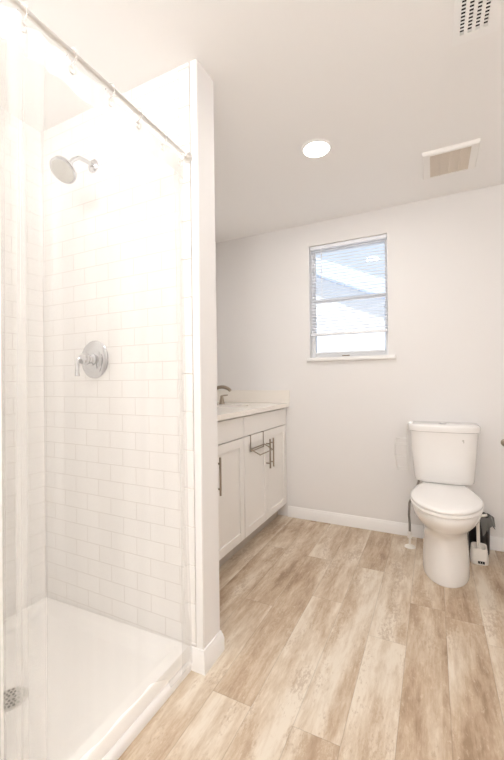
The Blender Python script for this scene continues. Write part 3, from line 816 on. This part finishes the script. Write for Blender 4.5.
# ------------------------------------------------------------------ curtain rod, rings, curtain
RX, RZ = -0.874, 2.054
def rod():
    t = thing('curtain_rod', 'thin steel shower curtain rod running from the tiled wall across the shower', 'curtain rod', (RX, 0.5, RZ))
    bm = B(); tube(bm, [(RX, YS + 0.002, RZ), (RX, YW - 0.003, RZ)], 0.0082, 16); obj('rod', bm, M_rod, t)
    for y, d in ((YW - 0.0022, -1), (YS + 0.0005, 1)):
        bm = B(); lathe(bm, [(0.021, 0), (0.021, 0.006), (0.015, 0.018), (0.0115, 0.022)], (RX, y, RZ), (0, d, 0), 24); obj('end_flange', bm, M_rod, t)
rod()
YHEM = 0.502
CZT = 2.030      # top edge of the curtain
Y0C, Y1C = 0.05, 1.188
def cx_of(y, z):
    """curtain drape: gentle folds, deeper and tighter towards the bunched near end"""
    f = min(1.0, max(0.0, (0.67 - y) / 0.13)); f = f * f * (3 - 2 * f)
    d = (CZT - z) / CZT
    ph = 2 * math.pi * (y * 6.6) + 0.6 * math.sin(y * 9)
    w = (0.012 - 0.004 * d) * math.sin(ph) * (1 - f) + f * (0.028 + 0.012 * d) * math.sin(2 * math.pi * y * 17 + 0.8)
    lean = -0.028 * min(1.0, max(0.0, d))        # the foot rests on the threshold
    e = min(1.0, max(0.0, (y - 0.985) / 0.06)); e = e * e * (3 - 2 * e)
    lean = lean * (1 - e) + e * 0.014 * d        # the wall end is left outside the threshold
    foot = max(0.0, (d - 0.75) / 0.25)
    return RX + w * (0.35 + 0.65 * min(1, d * 5)) * (1 - 0.72 * foot * (1 - f)) * (1 - 0.6 * e * foot) + lean
def czb(y):
    e = min(1.0, max(0.0, (y - 1.035) / 0.02)); e = e * e * (3 - 2 * e)
    return 0.0935 + 0.001 * math.sin(y * 21) - 0.043 * e
RINGY = [0.14, 0.27, 0.41, 0.55, 0.684, 0.817, 0.931, 1.06, 1.165]
def curtain():
    t = thing('shower_curtain', 'sheer clear vinyl shower curtain with a white top hem hanging from the rod', 'shower curtain', (RX, 0.6, 0.05))
    ny = 300; nz = 40
    bm = B(); g = []
    zs = lambda y, k: CZT - 0.075 - (CZT - 0.075 - czb(y)) * k / nz
    for i in range(ny + 1):
        y = Y0C + (Y1C - Y0C) * i / ny
        g.append([bm.verts.new((cx_of(y, zs(y, k)), y, zs(y, k))) for k in range(nz + 1)])
    for i in range(ny):
        for k in range(nz): bm.faces.new((g[i][k], g[i + 1][k], g[i + 1][k + 1], g[i][k + 1]))
    obj('sheet', bm, M_curt, t, angle=80)
    # where the vinyl is pushed together it lies in a second layer: the bunched near end and the turned wall edge
    for ya, yb, ox, ph in ((Y0C, 0.612, -0.016, 1.9), (Y0C, 0.520, -0.030, 0.4), (1.118, Y1C, -0.010, 0.9)):
        bm = B(); g = []; nb = 110
        for i in range(nb + 1):
            y = ya + (yb - ya) * i / nb
            t0 = CZT - 0.004
            edge = 0.5 * min(1, (yb - y) / 0.03 if ya < 1 else (y - ya) / 0.02) + 0.5
            zz = [t0 - (t0 - czb(y)) * k / nz for k in range(nz + 1)]
            g.append([bm.verts.new((cx_of(y, z) + (ox + 0.007 * math.sin(y * 62 + ph + z * 0.8)) * edge * min(1, 0.25 + (CZT - z) * 3) * (0.35 if z < 0.2 else 1) + (0.0 if z > 0.2 else 0.0), y, z)) for z in zz])
        for i in range(nb):
            for k in range(nz): bm.faces.new((g[i][k], g[i + 1][k], g[i + 1][k + 1], g[i][k + 1]))
        obj('folded_layer', bm, M_curt, t, angle=80)
    bm = B(); g = []; nb = 40       # the doubled side hem, bunched at the near end
    for i in range(nb + 1):
        y = Y0C + (YHEM - Y0C) * i / nb
        g.append([bm.verts.new((cx_of(y, zs(y, k)) + 0.004, y, zs(y, k))) for k in range(nz + 1)])
    for i in range(nb):
        for k in range(nz): bm.faces.new((g[i][k], g[i + 1][k], g[i + 1][k + 1], g[i][k + 1]))
    obj('side_hem', bm, M_curthem, t, angle=80)['label'] = 'bunched white side hem'
    bm = B(); g = []
    for i in range(ny + 1):
        y = Y0C + (Y1C - Y0C) * i / ny
        g.append([bm.verts.new((cx_of(y, CZT - 0.075 * k / 3), y, CZT - 0.075 * k / 3)) for k in range(4)])
    for i in range(ny):
        for k in range(3): bm.faces.new((g[i][k], g[i + 1][k], g[i + 1][k + 1], g[i][k + 1]))
    obj('top_hem', bm, M_curthem, t, angle=80)['label'] = 'denser white hem band'
    for y in RINGY:
        bm = B(); torus(bm, (cx_of(y, CZT - 0.022), y, CZT - 0.022), (1, 0, 0), 0.0095, 0.0022, 18, 6); obj('grommet', bm, M_rod, t)
curtain()
names = ['clear curtain ring, %s from the tiled wall along the rod' % s for s in ('ninth', 'eighth', 'seventh', 'sixth', 'fifth', 'fourth', 'third', 'second', 'first')]
M_ring = curtain_mat('ring_plastic', 0.45)
ring0 = None
for y, lab in zip(RINGY, names):
    loc = (RX, y, RZ - 0.011)
    if ring0 is None:
        bm = B(); torus(bm, (RX, y, RZ - 0.011), (0.0, 1, 0.0), 0.0215, 0.0015, 24, 6)
        ring0 = obj('curtain_ring', bm, M_ring, loc=loc); tag(ring0, lab, 'curtain ring', 'curtain rings on the shower rod')
    else:
        r_ = ring0.copy(); C.objects.link(r_); r_.location = loc; r_['label'] = lab

# ------------------------------------------------------------------ ceiling fittings, with two added fill lights
lamp_labels = ['round recessed ceiling light between the window and the partition', 'unseen dome fill light added over the shower pan', 'unseen globe fill light added behind the viewer']
for i, (x, y) in enumerate(LAMP_POS):
    t = thing(('recessed_light', 'dome_fill_light', 'globe_fill_light')[i], lamp_labels[i], 'ceiling light', (x, y, H))
    if i == 0:
        bm = B(); lathe(bm, [(0.070, -0.0005), (0.086, -0.0005), (0.086, 0.004), (0.080, 0.008), (0.071, 0.006)], (x, y, H), (0, 0, -1), 40, cap=False); obj('trim_ring', bm, M_trim, t)
        bm = B(); lathe(bm, [(0.070, 0.0005), (0.070, 0.003), (0.06, 0.0045), (0, 0.005)], (x, y, H), (0, 0, -1), 40); obj('lens', bm, M_lens, t)
        ld = bpy.data.lights.new('recessed_lamp', 'AREA'); ld.shape = 'DISK'; ld.size = 0.14; ld.energy = LAMP_W[i]; ld.color = LAMP_COL
        lo = bpy.data.objects.new('recessed_lamp', ld); C.objects.link(lo); lo.location = (0, 0, -0.012); lo.parent = t
    else:
        if i == 2:
            bm = B(); lathe(bm, [(0.055, -0.0005), (0.055, 0.012), (0.012, 0.022), (0.010, 0.20)], (x, y, H), (0, 0, -1), 24); obj('stem', bm, M_nickel, t)
            bm = B(); lathe(bm, [(0.14 * math.sin(R(a)), 0.33 - 0.14 * math.cos(R(a))) for a in range(5, 180, 10)], (x, y, H), (0, 0, -1), 36)
            obj('globe', bm, emis('globe_fill_glow', LAMP_COL, LAMP_W[i] / (math.pi * 0.246)), t); continue  # added fill globe, hung low so it also brightens the ceiling
        bm = B(); lathe(bm, [(0.150, -0.0005), (0.158, -0.0005), (0.158, 0.014), (0.150, 0.016)], (x, y, H), (0, 0, -1), 40, cap=False); obj('trim_ring', bm, M_trim, t)
        bm = B(); lathe(bm, [(0.15 * math.cos(R(a)), 0.008 + 0.095 * math.sin(R(a))) for a in range(0, 90, 10)] + [(0, 0.103)], (x, y, H), (0, 0, -1), 40)
        obj('dome', bm, emis('dome_fill_glow', LAMP_COL, LAMP_W[i] / (math.pi * DOME_A)), t)  # added fill dome, brightens the curtain and the ceiling near it

def fan():
    x0, x1, y0, y1 = -0.042, 0.243, 2.312, 2.592
    t = thing('exhaust_fan', 'square white exhaust fan cover with tan grille on the ceiling', 'exhaust fan', ((x0 + x1) / 2, (y0 + y1) / 2, H))
    bm = B(); zt, zb = H - 0.0005, H - 0.022; w = 0.040
    o = [(x0, y0), (x1, y0), (x1, y1), (x0, y1)]; i_ = [(x0 + w, y0 + w * 0.5), (x1 - w, y0 + w * 0.5), (x1 - w, y1 - w * 0.3), (x0 + w, y1 - w * 0.3)]
    def rg(p, z, s=0): 
        cx, cy = (x0 + x1) / 2, (y0 + y1) / 2
        return [Vector((cx + (a - cx) * (1 - s), cy + (b - cy) * (1 - s), z)) for a, b in p]
    loft(bm, [rg(o, zt), rg(o, zb + 0.008), rg(o, zb, 0.04), rg(i_, zb), rg(i_, zb + 0.012)], cap0=True, cap1=True)
    obj('cover', bm, M_fan, t, angle=30)
    bm = B(); ax0, ax1, ay0, ay1 = x0 + w, x1 - w, y0 + w * 0.5, y1 - w * 0.3
    n = 22
    for k in range(n):
        a = ay0 + (ay1 - ay0) * k / n; box(bm, ax0, ax1, a + 0.002, a + (ay1 - ay0) / n - 0.002, zb + 0.003, zb + 0.0115)
    for k in range(1, 4):
        a = ax0 + (ax1 - ax0) * k / 4; box(bm, a - 0.003, a + 0.003, ay0, ay1, zb + 0.0025, zb + 0.0118)
    obj('grille', bm, M_fangrille, t, smooth=False)['label'] = 'tan slotted grille'
fan()

def vent():
    x0, x1, y0, y1 = 0.080, 0.228, 1.285, 1.615
    t = thing('ceiling_vent', 'white air register with four rows of dark slots on the ceiling', 'vent', ((x0 + x1) / 2, (y0 + y1) / 2, H))
    cols = [0.107, 0.132, 0.157, 0.182]; sw = 0.0135
    ya, yb = y0 + 0.035, y1 - 0.040
    zt, zb = H - 0.0005, H - 0.011
    bm = B(); xs = [x0] + [c for k in cols for c in (k - sw / 2 + 0.002, k + sw / 2 + 0.002)] + [x1]
    for k in range(0, len(xs), 2): box(bm, xs[k], xs[k + 1], ya, yb, zb, zt)
    box(bm, x0, x1, y0, ya, zb, zt); box(bm, x0, x1, yb, y1, zb, zt)
    obj('face_plate', bm, M_vent, t, smooth=False)
    bm = B(); box(bm, x0 + 0.01, x1 - 0.01, y0 + 0.02, y1 - 0.02, zt - 0.0012, zt - 0.0002); obj('duct', bm, M_dark, t, smooth=False)['label'] = 'dark duct behind the slots'
    for k in cols:
        bm = B(); n = 17
        for j in range(n):
            a = ya + (yb - ya) * (j + 0.5) / n; box(bm, k - sw / 2 + 0.0022, k + sw / 2 + 0.0018, a - 0.0022, a + 0.0022, zb + 0.0012, zb + 0.0042)
        obj('louver', bm, M_vent, t, smooth=False)
vent()

# ------------------------------------------------------------------ outside
bm = B(); box(bm, -14, 8, D + 0.16, 22, -0.4, -0.15); struct('ground', bm, M_lawn)
t = thing('neighbor_house', 'white neighbouring house with a grey-blue gable roof beyond the window', 'house', (-4.2, 9.0, -0.15))
bm = B(); loft(bm, [[Vector((x, y, z)) for x, z in ((-8.0, -0.15), (-1.0, -0.15), (-1.0, 3.0), (-4.5, 4.6), (-8.0, 3.0))] for y in (9.0, 14.0)]); obj('wall', bm, M_stucco, t, smooth=False)
bm = B(); loft(bm, [[Vector((x, y, z)) for x, z in ((-0.4, 2.73), (-0.4, 3.1), (-4.5, 5.05), (-8.6, 3.1), (-8.6, 2.73), (-4.5, 4.61))] for y in (8.6, 14.2)]); obj('roof', bm, M_roof, t, smooth=False)
